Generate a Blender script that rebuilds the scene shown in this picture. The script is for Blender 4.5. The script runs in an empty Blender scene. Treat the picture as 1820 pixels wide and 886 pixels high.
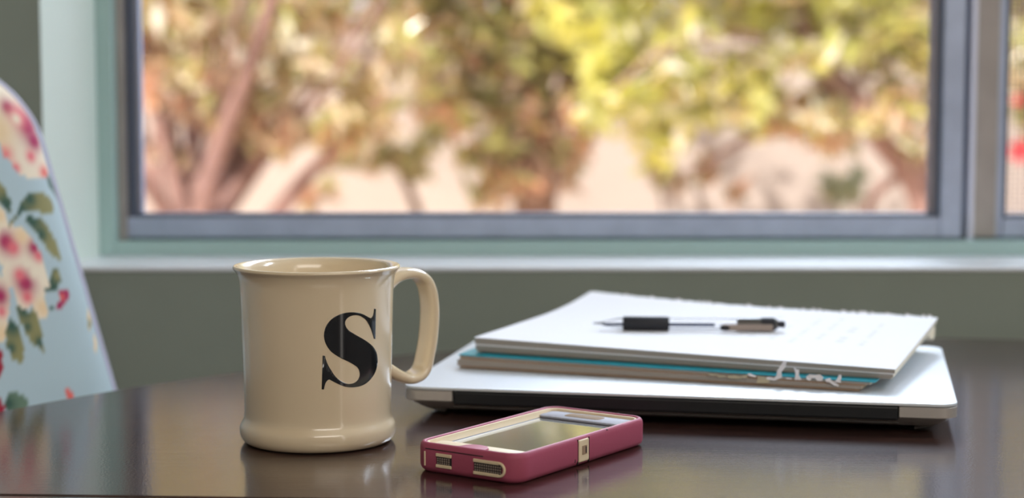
import bpy, bmesh, math, random
import numpy as np
from mathutils import Vector, Matrix
from mathutils.geometry import tessellate_polygon
random.seed(7); rng = np.random.default_rng(11)
PI = math.pi
C = bpy.context.scene.collection

# ------------------------------------------------------------------ camera, sky, sun, lights, exposure
F, PITCH, H = 3100.0, 0.0865, 0.186          # focal length in pixels (1820 wide), tilt down, lens height above the table top
cam = bpy.data.cameras.new('camera'); cam_o = bpy.data.objects.new('camera', cam); C.objects.link(cam_o)
cam.sensor_width = 36; cam.lens = F / 1820 * 36
cam_o.location = (0, 0, H); cam_o.rotation_euler = (PI / 2 - PITCH, 0, 0)
cam.clip_start = 0.02; cam.clip_end = 200
cam.dof.use_dof = True; cam.dof.focus_distance = 0.895; cam.dof.aperture_fstop = 5.7
sc = bpy.context.scene; sc.camera = cam_o
sc.view_settings.view_transform = 'Standard'; sc.view_settings.look = 'None'
sc.view_settings.exposure = 0.0; sc.view_settings.gamma = 1; sc.view_settings.use_curve_mapping = False
sc.cycles.use_denoising = True
sc.cycles.max_bounces = 10; sc.cycles.transparent_max_bounces = 24
sc.cycles.sample_clamp_indirect = 8.0

w = bpy.data.worlds.new('sky'); sc.world = w; w.use_nodes = True
wn = w.node_tree.nodes; wl = w.node_tree.links
bg = wn['Background']
sky = wn.new('ShaderNodeTexSky'); sky.sky_type = 'HOSEK_WILKIE'; sky.turbidity = 4.0; sky.ground_albedo = 0.4
sky.sun_direction = (-0.35, -0.65, 0.68)
mixn = wn.new('ShaderNodeMix'); mixn.data_type = 'RGBA'; mixn.inputs['Factor'].default_value = 0.75
mixn.inputs[7].default_value = (0.92, 0.90, 1.0, 1)
wl.new(sky.outputs[0], mixn.inputs[6]); wl.new(mixn.outputs[2], bg.inputs['Color'])
bg.inputs['Strength'].default_value = 1.4

def sun(energy, direction, angle, color):
    l = bpy.data.lights.new('sun', 'SUN'); l.energy = energy; l.angle = math.radians(angle); l.color = color
    o = bpy.data.objects.new('sun', l); C.objects.link(o)
    o.rotation_euler = Vector(direction).to_track_quat('-Z', 'Y').to_euler(); o.location = (0, 0, 6)
sun(7.8, (0.45, 0.62, -0.80), 1.0, (1.0, 0.95, 0.89))

def area(name, loc, aim, sx, sy, energy, color):
    l = bpy.data.lights.new(name, 'AREA'); l.shape = 'RECTANGLE'; l.size = sx; l.size_y = sy
    l.energy = energy; l.color = color
    o = bpy.data.objects.new(name, l); C.objects.link(o); o.location = loc
    o.rotation_euler = (Vector(aim) - Vector(loc)).to_track_quat('-Z', 'Y').to_euler()
    return o
# added area lamp outside the window, topping up the daylight from above
area('daylight_fill', (0.90, 2.05, 1.20), (-0.1, 1.15, 0.0), 2.0, 0.8, 192, (0.73, 0.85, 1.0))
# added lamps behind the camera: warm fill, and a strip to streak the mug
area('room_fill', (0.8, -1.5, 1.50), (-0.05, 1.1, 0.0), 1.9, 0.7, 25, (1.0, 0.93, 0.85))
area('mug_streak_light', (1.6, -0.9, 0.45), (-0.1, 0.93, 0.05), 0.16, 1.9, 3.0, (1.0, 0.92, 0.85))

# ------------------------------------------------------------------ helpers
def at(px, py, Y=None, z=None):
    """the point seen at pixel px,py that lies on the vertical plane y=Y or the level z"""
    X = (px - 910) / F; U = (443 - py) / F
    c, s = math.cos(PITCH), math.sin(PITCH)
    d = Vector((X, c + U * s, -s + U * c))
    t = Y / d.y if Y is not None else (z - H) / d.z
    return Vector((0, 0, H)) + d * t

def srgb(r, g, b):
    f = lambda v: (v / 255 / 12.92) if v / 255 <= 0.04045 else ((v / 255 + 0.055) / 1.055) ** 2.4
    return (f(r), f(g), f(b), 1)

def mat(name, col, rough=0.5, metal=0, coat=0, noise=0, nscale=30, bump=0, bscale=200, trans=0, spec=0.5, attr=None,
        coat_rough=0.05, stretch=None, sheen=0, ior=None):
    m = bpy.data.materials.new(name); m.use_nodes = True
    nt = m.node_tree; n = nt.nodes; l = nt.links; b = n['Principled BSDF']
    b.inputs['Base Color'].default_value = col; b.inputs['Roughness'].default_value = rough
    b.inputs['Metallic'].default_value = metal; b.inputs['Coat Weight'].default_value = coat
    b.inputs['Coat Roughness'].default_value = coat_rough
    b.inputs['Transmission Weight'].default_value = trans; b.inputs['Specular IOR Level'].default_value = spec
    b.inputs['Sheen Weight'].default_value = sheen
    if ior: b.inputs['IOR'].default_value = ior
    tc = n.new('ShaderNodeTexCoord'); mp = n.new('ShaderNodeMapping'); l.new(tc.outputs['Object'], mp.inputs[0])
    if stretch: mp.inputs['Scale'].default_value = stretch
    src = None
    if attr:
        a = n.new('ShaderNodeAttribute'); a.attribute_name = attr; src = a.outputs['Color']
        l.new(src, b.inputs['Base Color'])
    if noise:
        t = n.new('ShaderNodeTexNoise'); t.inputs['Scale'].default_value = nscale; t.inputs['Detail'].default_value = 5
        l.new(mp.outputs[0], t.inputs['Vector'])
        r = n.new('ShaderNodeMapRange'); r.inputs['To Min'].default_value = 1 - noise; r.inputs['To Max'].default_value = 1 + noise
        r.inputs['From Min'].default_value = 0.3; r.inputs['From Max'].default_value = 0.7
        l.new(t.outputs['Fac'], r.inputs['Value'])
        v = n.new('ShaderNodeVectorMath'); v.operation = 'SCALE'
        v.inputs[0].default_value = col[:3]
        if src: l.new(src, v.inputs[0])
        l.new(r.outputs[0], v.inputs['Scale']); l.new(v.outputs[0], b.inputs['Base Color'])
    if bump:
        t = n.new('ShaderNodeTexNoise'); t.inputs['Scale'].default_value = bscale; t.inputs['Detail'].default_value = 4
        l.new(mp.outputs[0], t.inputs['Vector'])
        bp = n.new('ShaderNodeBump'); bp.inputs['Strength'].default_value = bump; bp.inputs['Distance'].default_value = 0.001
        l.new(t.outputs['Fac'], bp.inputs['Height']); l.new(bp.outputs[0], b.inputs['Normal'])
    return m

class MB:
    """collects polygons and links them as one mesh object"""
    def __init__(s): s.v = []; s.f = []; s.mi = []
    def add(s, vs, fs, mi=0):
        k = len(s.v); s.v += [tuple(p) for p in vs]; s.f += [tuple(i + k for i in f) for f in fs]; s.mi += [mi] * len(fs)
    def box(s, x0, x1, y0, y1, z0, z1, mi=0):
        vs = [(x, y, z) for z in (z0, z1) for y in (y0, y1) for x in (x0, x1)]
        s.add(vs, [(0, 2, 3, 1), (4, 5, 7, 6), (0, 1, 5, 4), (2, 6, 7, 3), (0, 4, 6, 2), (1, 3, 7, 5)], mi)
    def tube(s, pts, rad, n=10, mi=0, cap=True):
        rings = []; pts = [Vector(p) for p in pts]; ref = None
        for i, p in enumerate(pts):
            d = (pts[min(i + 1, len(pts) - 1)] - pts[max(i - 1, 0)]).normalized()
            if ref is None: ref = d.orthogonal().normalized()
            ref = (ref - d * ref.dot(d)).normalized(); b = d.cross(ref)
            r = rad[i] if hasattr(rad, '__len__') else rad
            rings.append([p + (ref * math.cos(a) + b * math.sin(a)) * r for a in [2 * PI * j / n for j in range(n)]])
        vs = [q for r in rings for q in r]; fs = []
        for i in range(len(rings) - 1):
            for j in range(n):
                fs.append((i * n + j, i * n + (j + 1) % n, (i + 1) * n + (j + 1) % n, (i + 1) * n + j))
        if cap: fs.append(tuple(range(n))[::-1]); fs.append(tuple((len(rings) - 1) * n + j for j in range(n)))
        s.add(vs, fs, mi)
    def lathe(s, prof, n=96, c=(0, 0), mi=0):
        vs = []; fs = []; idx = []
        for (r, z) in prof:
            if r < 1e-6: idx.append([len(vs)] * n); vs.append((c[0], c[1], z))
            else:
                idx.append(list(range(len(vs), len(vs) + n)))
                vs += [(c[0] + r * math.cos(2 * PI * j / n), c[1] + r * math.sin(2 * PI * j / n), z) for j in range(n)]
        for a, b in zip(idx, idx[1:]):
            for j in range(n):
                q = [a[j], a[(j + 1) % n], b[(j + 1) % n], b[j]]
                q = [x for k, x in enumerate(q) if x not in q[:k]]
                if len(q) > 2: fs.append(tuple(q))
        s.add(vs, fs, mi)
    def prism(s, poly, levels, mi=0, caps=True):
        """poly: ccw outline [(x,y)], levels: [(z, inset)] from the bottom up"""
        n = len(poly); P = [Vector(p) for p in poly]; vs = []
        nr = []
        for i in range(n):
            a = (P[i] - P[i - 1]); b = (P[(i + 1) % n] - P[i])
            na = Vector((a.y, -a.x)).normalized(); nb = Vector((b.y, -b.x)).normalized()
            m = na + nb; m = m / max(m.dot(m) / 2, 0.4) if m.length > 1e-6 else na
            nr.append(m)
        for z, ins in levels:
            vs += [(P[i].x - nr[i].x * ins, P[i].y - nr[i].y * ins, z) for i in range(n)]
        fs = []
        for k in range(len(levels) - 1):
            for i in range(n):
                fs.append((k * n + i, k * n + (i + 1) % n, (k + 1) * n + (i + 1) % n, (k + 1) * n + i))
        if caps: fs.append(tuple(range(n))[::-1]); fs.append(tuple((len(levels) - 1) * n + i for i in range(n)))
        s.add(vs, fs, mi)
    def build(s, name, mats, parent=None, smooth=None, loc=None):
        me = bpy.data.meshes.new(name); me.from_pydata(s.v, [], s.f)
        for m in (mats if isinstance(mats, (list, tuple)) else [mats]): me.materials.append(m)
        me.polygons.foreach_set('material_index', s.mi)
        bm = bmesh.new(); bm.from_mesh(me); bmesh.ops.recalc_face_normals(bm, faces=bm.faces); bm.to_mesh(me); bm.free()
        if smooth is not None:
            me.polygons.foreach_set('use_smooth', [True] * len(me.polygons))
            me.set_sharp_from_angle(angle=math.radians(smooth))
        me.update()
        o = bpy.data.objects.new(name, me); C.objects.link(o)
        if parent: o.parent = parent
        if loc: o.location = loc
        return o

def bevel(o, wd, seg=2, ang=40):
    b = o.modifiers.new('bevel', 'BEVEL'); b.width = wd; b.segments = seg; b.limit_method = 'ANGLE'; b.angle_limit = math.radians(ang)
    return o
def empty(name, loc, rz=0, label=None, cat=None, group=None, kind=None):
    o = bpy.data.objects.new(name, None); o.empty_display_size = 0.05; C.objects.link(o)
    o.location = loc; o.rotation_euler = (0, 0, rz)
    return tag(o, label, cat, group, kind)
def tag(o, label=None, cat=None, group=None, kind=None):
    if label: o['label'] = label
    if cat: o['category'] = cat
    if group: o['group'] = group
    if kind: o['kind'] = kind
    return o
def rrect(x0, x1, y0, y1, r, n=8):
    P = []
    for cx, cy, a in ((x1 - r, y0 + r, -90), (x1 - r, y1 - r, 0), (x0 + r, y1 - r, 90), (x0 + r, y0 + r, 180)):
        for k in range(n + 1):
            t = math.radians(a + 90 * k / n); P.append((cx + r * math.cos(t), cy + r * math.sin(t)))
    return P
def catmull(pts, n=6, closed=False):
    P = [Vector(p) for p in pts]; out = []; N = len(P)
    for i in range(N if closed else N - 1):
        g = (lambda k: P[k % N]) if closed else (lambda k: P[max(0, min(N - 1, k))])
        a, b, c, d = g(i - 1), g(i), g(i + 1), g(i + 2)
        for k in range(n):
            t = k / n
            out.append(0.5 * ((2 * b) + (c - a) * t + (2 * a - 5 * b + 4 * c - d) * t * t + (3 * b - a - 3 * c + d) * t ** 3))
    if not closed: out.append(P[-1])
    return out

# ------------------------------------------------------------------ materials
M = {}
M['sage'] = mat('sage_wall_paint', srgb(150, 161, 151), 0.85, bump=0.5, bscale=90, noise=0.05, nscale=6)
M['mint'] = mat('pale_mint_paint', srgb(226, 240, 232), 0.6, bump=0.1, bscale=120)
M['mint_trim'] = mat('green_trim_paint', srgb(166, 194, 190), 0.5)
M['sill'] = mat('sill_gloss_paint', srgb(240, 244, 250), 0.4, coat=0.2)
M['ceil'] = mat('ceiling_paint', srgb(226, 220, 208), 0.9)
M['floor'] = mat('floor_boards', srgb(120, 92, 70), 0.5, noise=0.2, nscale=4, stretch=(1, 12, 1))
M['alu'] = mat('mill_aluminium', srgb(178, 188, 210), 0.45, metal=0.35, noise=0.08, nscale=40)
M['alu_warm'] = mat('weathered_aluminium', srgb(168, 160, 154), 0.5, metal=0.35, noise=0.1, nscale=30)
M['gasket'] = mat('dark_gasket', srgb(84, 92, 110), 0.5)
M['track'] = mat('bright_track', srgb(222, 226, 245), 0.4, metal=0.2)

def glass_mat(name, tint, ior=1.45):
    m = bpy.data.materials.new(name); m.use_nodes = True; nt = m.node_tree; n = nt.nodes; l = nt.links
    n.remove(n['Principled BSDF']); out = n['Material Output']
    tr = n.new('ShaderNodeBsdfTransparent'); tr.inputs[0].default_value = tint
    gl = n.new('ShaderNodeBsdfGlossy'); gl.inputs['Roughness'].default_value = 0.02
    fr = n.new('ShaderNodeFresnel'); fr.inputs[0].default_value = ior
    mx = n.new('ShaderNodeMixShader'); l.new(fr.outputs[0], mx.inputs[0]); l.new(tr.outputs[0], mx.inputs[1]); l.new(gl.outputs[0], mx.inputs[2])
    l.new(mx.outputs[0], out.inputs['Surface'])
    return m
M['glass'] = glass_mat('window_glass', (0.98, 0.97, 0.97, 1))
M['clear'] = glass_mat('clear_plastic', (0.985, 0.985, 0.99, 1), 1.2)

def wood():
    m = mat('dark_cherry_wood', srgb(62, 36, 33), 0.45, coat=0.9, coat_rough=0.068, spec=0.03)
    nt = m.node_tree; n = nt.nodes; l = nt.links; b = n['Principled BSDF']
    tc = n.new('ShaderNodeTexCoord'); mp = n.new('ShaderNodeMapping'); mp.inputs['Scale'].default_value = (3, 60, 3)
    mp.inputs['Rotation'].default_value = (0, 0, 0.06)
    l.new(tc.outputs['Object'], mp.inputs[0])
    t = n.new('ShaderNodeTexNoise'); t.inputs['Scale'].default_value = 6; t.inputs['Detail'].default_value = 8; t.inputs['Distortion'].default_value = 0.6
    l.new(mp.outputs[0], t.inputs[0])
    cr = n.new('ShaderNodeValToRGB'); cr.color_ramp.elements[0].position = 0.35; cr.color_ramp.elements[0].color = srgb(42, 27, 26)
    cr.color_ramp.elements[1].position = 0.7; cr.color_ramp.elements[1].color = srgb(74, 48, 40)
    l.new(t.outputs['Fac'], cr.inputs[0]); l.new(cr.outputs[0], b.inputs['Base Color'])
    g = n.new('ShaderNodeTexNoise'); g.inputs['Scale'].default_value = 9; g.inputs['Detail'].default_value = 6; l.new(mp.outputs[0], g.inputs[0])
    g2 = n.new('ShaderNodeTexNoise'); g2.inputs['Scale'].default_value = 700; g2.inputs['Detail'].default_value = 3; l.new(tc.outputs['Object'], g2.inputs[0])
    ad = n.new('ShaderNodeMath'); ad.operation = 'ADD'; l.new(g.outputs['Fac'], ad.inputs[0]); l.new(g2.outputs['Fac'], ad.inputs[1])
    b.inputs['Coat IOR'].default_value = 1.75
    bp = n.new('ShaderNodeBump'); bp.inputs['Strength'].default_value = 0.26; bp.inputs['Distance'].default_value = 0.0002
    l.new(ad.outputs[0], bp.inputs['Height']); l.new(bp.outputs[0], b.inputs['Normal']); l.new(bp.outputs[0], b.inputs['Coat Normal'])
    return m
M['wood'] = wood()
M['wood_edge'] = mat('dark_table_edge', srgb(40, 25, 26), 0.35, coat=0.4)
M['cream'] = mat('cream_glaze', srgb(227, 208, 176), 0.22, coat=0.6, coat_rough=0.04, noise=0.015, nscale=8)
M['ink'] = mat('black_glaze', srgb(24, 28, 32), 0.12, coat=0.6)
M['case'] = mat('raspberry_case', srgb(168, 80, 102), 0.55, spec=0.3, bump=0.05, bscale=900)
M['cream_plastic'] = mat('cream_plastic', srgb(226, 206, 172), 0.5, spec=0.2)
M['grill'] = mat('dark_port', srgb(40, 34, 34), 0.6)
M['bezel'] = mat('white_phone_face', srgb(172, 172, 182), 0.6, spec=0.2)
M['screen'] = mat('phone_screen_glass', srgb(158, 168, 162), 0.05, metal=0.35, coat=1.0, spec=1.0, ior=2.2)
M['silver'] = mat('brushed_silver', srgb(214, 219, 224), 0.48, metal=0.3)
M['silver_edge'] = mat('silver_edge', srgb(190, 184, 178), 0.4, metal=0.4)
M['black'] = mat('black_plastic', srgb(22, 24, 27), 0.45)
M['rubber'] = mat('black_rubber', srgb(20, 20, 22), 0.7)
M['paper'] = mat('white_paper', srgb(243, 243, 247), 0.8, spec=0.2)
M['paper_edge_shaded'] = mat('paper_edges_shaded', srgb(160, 152, 144), 0.9, noise=0.14, nscale=25, stretch=(1, 1, 260), spec=0.1)  # front page edges carry their shade in the colour; the sides stay cream
M['paper_side'] = mat('cream_page_edges', srgb(236, 228, 208), 0.9, noise=0.08, nscale=25, stretch=(1, 1, 200), spec=0.1)
M['card'] = mat('brown_cardboard', srgb(160, 132, 108), 0.85)
M['teal'] = mat('teal_cover', srgb(10, 160, 182), 0.35)
M['scrap'] = mat('torn_paper', srgb(232, 228, 230), 0.9)
M['scrap_tan'] = mat('torn_paper_tan', srgb(190, 180, 155), 0.9)
M['grip'] = mat('black_grip_rubber', srgb(22, 24, 32), 0.6)
M['ink_tube'] = mat('ink_refill', srgb(38, 52, 84), 0.3)
M['clip'] = mat('smoked_clip', srgb(150, 134, 122), 0.3)
M['smoke'] = mat('smoked_plastic', srgb(70, 66, 62), 0.3)
M['steel'] = mat('steel', srgb(160, 160, 165), 0.25, metal=1)
M['print'] = mat('floral_fabric', srgb(176, 198, 204), 0.85, attr='Col', bump=0.3, bscale=900, sheen=0.2)
M['fabric'] = mat('pale_blue_fabric', srgb(176, 194, 202), 0.85, bump=0.3, bscale=900)
M['piping'] = mat('lavender_side_fabric', srgb(190, 190, 210), 0.8)

# ------------------------------------------------------------------ the room
YW, YB = 1.42, 1.52                 # wall face, back of the reveal
ZS, ZT = 0.0481, 1.42               # sill, head of the opening
X0, X1 = -0.381, 1.16
m = MB()
m.box(-2.2, X0, YW, 1.62, -0.75, 1.85); m.box(X1, 2.8, YW, 1.62, -0.75, 1.85)
m.box(X0, X1, YW, 1.62, -0.75, ZS - 0.0035); m.box(X0, X1, YW, 1.62, ZT, 1.85)
tag(m.build('wall_back', M['sage']), 'dark sage painted wall below and beside the window', kind='structure')
for nm, b in (('wall_left', (-2.3, -2.2, -3, 1.62)), ('wall_right', (2.8, 2.9, -3, 1.62)), ('wall_front', (-2.3, 2.9, -3.1, -3))):
    m = MB(); m.box(*b, -0.75, 1.85); tag(m.build(nm, M['ceil']), kind='structure')
m = MB(); m.box(-2.3, 2.9, -3.1, 1.62, 1.85, 1.95); tag(m.build('ceiling', M['ceil']), kind='structure')
m = MB(); m.box(-2.3, 2.9, -3.1, 1.62, -0.85, -0.75); tag(m.build('floor', M['floor']), kind='structure')
m = MB(); m.box(-2.2, 2.8, 1.405, 1.42, -0.75, -0.65); tag(m.build('baseboard_back', M['mint']), kind='structure')
# reveal linings, the left one a little splayed
m = MB(); m.add([(X0, YW - .001, ZS), (X0 + .02, YB, ZS), (X0 + .02, 1.6, ZS), (X0, 1.6, ZS), (X0, YW - .001, ZT), (X0 + .02, YB, ZT), (X0 + .02, 1.6, ZT), (X0, 1.6, ZT)],
                [(0, 1, 5, 4), (1, 2, 6, 5), (2, 3, 7, 6), (3, 0, 4, 7), (0, 3, 2, 1), (4, 5, 6, 7)])
tag(m.build('trim_1', M['mint']), 'pale mint reveal at the left of the window', kind='structure')
m = MB(); m.box(X1 - .02, X1, YW - .001, 1.6, ZS, ZT); tag(m.build('trim_2', M['mint']), kind='structure')
m = MB(); m.box(X0, X1, YW - .001, 1.6, ZT - .02, ZT); tag(m.build('trim_3', M['mint']), kind='structure')
m = MB(); m.box(X0, X1, YW - .002, 1.6, ZS - .0035, ZS); tag(bevel(m.build('trim_4', M['sill']), .0012), 'glossy pale window sill', kind='structure')
XL, XR, xi = X0 + .02, X1 - .02, -0.347
# green painted stop around the window
m = MB(); m.box(XL, xi, YB, 1.60, ZS, ZT - .02); m.box(xi, XR, YB, 1.60, ZS, .0606); m.box(xi, XR, YB, 1.60, ZT - .035, ZT - .02)
tag(bevel(m.build('trim_5', M['mint_trim']), .0015), 'grey-green painted stop around the window frame', kind='structure')

# ------------------------------------------------------------------ the window
win = empty('window_1', (0.3, 1.54, 0.06), 0, 'sliding window with grey aluminium frame', None, None, 'structure')
def wp(name, b, mt, par=win, bv=.001, label=None):
    m = MB(); m.box(b[0], b[1], b[2], b[3], b[4], b[5])
    m.v = [(x - 0.3, y - 1.54, z - 0.06) for x, y, z in m.v]
    o = m.build(name, mt, par)
    if bv: bevel(o, bv)
    if label: o['label'] = label
    return o
ztop = ZT - .035
wp('frame_jamb', (-.347, -.3405, 1.535, 1.60, .0606, ztop), M['alu_warm'], label='weathered grey left jamb')
wp('sash_stile', (-.3405, -.3315, 1.545, 1.575, .0606, ztop), M['gasket'], label='dark narrow left stile')
wp('sash_rail', (-.3405, .3979, 1.540, 1.575, .0625, .0805), M['alu'])
wp('gasket', (-.3315, .376, 1.542, 1.572, .0805, .0832), M['gasket'], bv=0)
wp('sill_track', (-.347, 1.14, 1.552, 1.60, .0595, .0622), M['gasket'], bv=0)
wp('gasket', (.3735, .3785, 1.542, 1.572, .0832, ztop), M['gasket'], bv=0)
wp('sash_stile', (.3785, .3979, 1.538, 1.575, .0625, ztop), M['alu'])
wp('gasket', (.3979, .4030, 1.556, 1.60, .0606, ztop), M['gasket'], bv=0)
wp('frame_mullion', (.4030, .4085, 1.540, 1.60, .0606, ztop), M['track'], label='bright edge of the mullion')
wp('sash_stile', (.4085, .4295, 1.544, 1.585, .0625, ztop), M['alu_warm'], label='taupe stile of the right sash')
wp('sash_stile', (.4295, .4357, 1.547, 1.585, .0625, ztop), M['alu'])
wp('gasket', (.4357, .4400, 1.55, 1.58, .0820, ztop), M['gasket'], bv=0)
wp('sash_rail', (.4357, 1.14, 1.546, 1.585, .0625, .0790), M['alu'])
wp('gasket', (.4400, 1.11, 1.55, 1.58, .0790, .0820), M['gasket'], bv=0)
wp('sash_stile', (1.11, 1.14, 1.546, 1.585, .0790, ztop), M['alu'])
wp('frame_head', (-.347, 1.14, 1.54, 1.60, ztop - .03, ztop), M['alu'])
wp('glass_pane', (-.3315, .3745, 1.5585, 1.5610, .0832, ztop - .03), M['glass'], bv=0)
wp('glass_pane', (.4400, 1.11, 1.5665, 1.5690, .0820, ztop - .03), M['glass'], bv=0)
m = MB()                                   # insect screen outside the right sash
for i in range(150): x = .4400 + i * .0045; m.box(x, x + .0006, 1.588, 1.5886, .082, ztop - .03)
for i in range(285): z = .083 + i * .0045; m.box(.44, 1.11, 1.5886, 1.5892, z, z + .0006)
m.v = [(x - 0.3, y - 1.54, z - 0.06) for x, y, z in m.v]
tag(m.build('insect_screen', M['gasket'], win), 'fine grey insect screen mesh', kind='stuff')

# ------------------------------------------------------------------ the table
TC = Vector((0.258, 0.698)); TR = 0.652
tb = empty('round_table', (TC.x, TC.y, -0.75), 0, 'round dark cherry wood table with glossy top, seam across the front', 'table')
def seam(x): return 0.8040 - 0.055 * (x + 0.2)
def half(sign):
    P = []; N = 220
    for k in range(N):
        a = 2 * PI * k / N; x, y = TC.x + TR * math.cos(a), TC.y + TR * math.sin(a)
        if (y - seam(x)) * sign > 0.0007: P.append((a, x, y))
    # rotate the list so it is one run
    gaps = [(P[(i + 1) % len(P)][0] - P[i][0]) % (2 * PI) for i in range(len(P))]
    k = gaps.index(max(gaps)); P = P[k + 1:] + P[:k + 1]
    xs = []
    for s_ in (P[-1], P[0]): xs.append(s_)
    pts = [(x, y) for _, x, y in P]
    # close exactly along the seam
    def on(x, y, sg):
        for t in range(40):
            y = seam(x) + 0.00055 * sign; x = TC.x + sg * math.sqrt(TR ** 2 - (y - TC.y) ** 2)
        return (x, y)
    pts.append(on(pts[-1][0], pts[-1][1], 1 if pts[-1][0] > TC.x else -1))
    pts.insert(0, on(pts[0][0], pts[0][1], 1 if pts[0][0] > TC.x else -1))
    return pts
for sg in (1, -1):
    m = MB(); m.prism([(x - TC.x, y - TC.y) for x, y in half(sg)], [(.722, .006), (.726, .001), (.730, 0), (.744, 0), (.7485, .0012), (.7496, .0022 if False else .0016), (.75, .0022 if False else .0021)])
    # the arris along the seam is crisper than the rounded rim
    o = m.build('table_leaf', M['wood'], tb, smooth=35)
m = MB(); m.lathe([(.56, .64), (.58, .64), (.58, .7218), (.56, .7218), (.56, .64)], 96); m.build('apron', M['wood_edge'], tb, smooth=40)
m = MB(); m.lathe([(0, .10), (.09, .10), (.10, .14), (.07, .2), (.05, .3), (.06, .42), (.09, .5), (.06, .58), (.12, .64), (.2, .70), (.2, .7218), (0, .7218)], 48); m.build('pedestal', M['wood_edge'], tb, smooth=40)
for k in range(4):
    a = PI / 4 + k * PI / 2; d = Vector((math.cos(a), math.sin(a), 0))
    m = MB(); m.tube([d * .05 + Vector((0, 0, .13)), d * .2 + Vector((0, 0, .11)), d * .36 + Vector((0, 0, .05)), d * .42 + Vector((0, 0, .022))], [.035, .03, .024, .022], 12)
    m.build('foot', M['wood_edge'], tb, smooth=50)

# ------------------------------------------------------------------ the mug
MX, MY = -0.1055, 0.938
mug = empty('coffee_mug', (MX, MY, 0), 0, 'cream ceramic mug with a flared rim and a black letter S', 'mug')
outer = [(0, .0022), (.034, .0022), (.0355, .0006), (.0385, .0006), (.0405, .0018), (.0419, .0040), (.0424, .0068), (.0421, .0096),
         (.0410, .0118), (.0402, .0134), (.0398, .0155), (.0397, .019), (.0398, .026), (.0401, .038), (.0404, .05), (.0407, .062), (.0410, .074), (.0413, .083),
         (.0416, .0870), (.0422, .0900), (.0432, .0925), (.0443, .0940), (.0449, .0948)]
rim = [(.04495, .0954), (.0446, .0960), (.0439, .0963), (.0428, .0962), (.0416, .0956), (.0404, .0945)]
inner = [(.0392, .0920), (.0384, .088), (.0379, .082), (.0374, .06), (.0369, .03), (.0364, .014), (.034, .0085), (.028, .0066), (0, .006)]
def zr_lookup(z):
    P = [p for p in outer if p[1] >= .019]
    for a, b in zip(P, P[1:]):
        if a[1] <= z <= b[1]: return a[0] + (b[0] - a[0]) * (z - a[1]) / (b[1] - a[1])
    return .04
prof = [tuple(p) for p in catmull([Vector(p) for p in outer[2:] + rim + inner[:-1]], 3)]
prof = [outer[0], outer[1]] + prof + [inner[-1]]
m = MB(); m.lathe(prof, 160); m.build('mug_body', M['cream'], mug, smooth=60)
# handle: a flat strap swept along a path in the plane through the axis
HA = math.radians(35)
def hp(r, z): return Vector((r * math.cos(HA), r * math.sin(HA), z))
path2 = [(.0385, .0800), (.0425, .0835), (.0475, .0868), (.0530, .0883), (.0590, .0877), (.0640, .0842), (.0668, .0780), (.0680, .0690), (.0678, .0590),
         (.0668, .0490), (.0653, .0410), (.0635, .0340), (.0600, .0300), (.0550, .0290), (.0500, .0308), (.0450, .0338), (.0380, .0380)]
pp = catmull([hp(r + max(0, r - .045) * .17, z) for r, z in path2], 5)
side = Vector((-math.sin(HA), math.cos(HA), 0)); vs = []; fs = []; NS = 20
for i, p in enumerate(pp):
    d = (pp[min(i + 1, len(pp) - 1)] - pp[max(i - 1, 0)]).normalized(); nrm = side.cross(d)
    t = i / (len(pp) - 1); e = abs(2 * t - 1)
    wd = .0082 + .0016 * e ** 4; th = .0030 + .0013 * e ** 5
    for k in range(NS):
        a = 2 * PI * k / NS; ca, sa = math.cos(a), math.sin(a)
        q = 0.72
        vs.append(p + side * (math.copysign(abs(ca) ** q, ca) * wd) + nrm * (math.copysign(abs(sa) ** q, sa) * th))
for i in range(len(pp) - 1):
    for k in range(NS): fs.append((i * NS + k, i * NS + (k + 1) % NS, (i + 1) * NS + (k + 1) % NS, (i + 1) * NS + k))
fs += [tuple(range(NS)), tuple((len(pp) - 1) * NS + k for k in range(NS))]
m = MB(); m.add(vs, fs); m.build('mug_handle', M['cream'], mug, smooth=60)
# the letter: outline (tenths of a millimetre grid traced on the glaze) wrapped round the body
S_RAW = [('c', [(513, 358), (505, 325), (490, 280), (470, 235), (445, 195), (415, 170), (385, 155), (350, 151), (315, 158), (285, 175), (266, 200), (263, 228), (272, 255), (295, 285), (330, 308), (370, 332), (420, 360), (465, 390), (505, 425), (535, 475), (546, 535), (543, 590), (525, 650), (495, 700), (450, 745), (395, 772), (330, 782), (270, 778), (220, 762), (170, 738), (125, 714)]),
         ('c', [(125, 714), (108, 722), (92, 745), (83, 775), (77, 802)]), ('l', [(58, 800), (66, 505), (86, 507)]),
         ('c', [(86, 507), (95, 540), (115, 590), (145, 640), (180, 690), (225, 728), (275, 750), (310, 752), (345, 742), (372, 718), (388, 685), (388, 650), (372, 612), (335, 583), (290, 558), (230, 530), (175, 497), (130, 460), (95, 405), (79, 350), (80, 300), (95, 250), (125, 205), (165, 170), (215, 145), (270, 130), (330, 126), (385, 132), (430, 148), (465, 168), (488, 178)]),
         ('c', [(488, 178), (502, 160), (511, 130), (515, 95)]), ('l', [(515, 95), (530, 97), (527, 360)])]
SP = []
for k, pts in S_RAW:
    q = [tuple(v) for v in catmull([Vector(p) for p in pts], 4)] if k == 'c' else pts
    for p in q:
        if not SP or (abs(SP[-1][0] - p[0]) + abs(SP[-1][1] - p[1])) > 1: SP.append(p)
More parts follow.
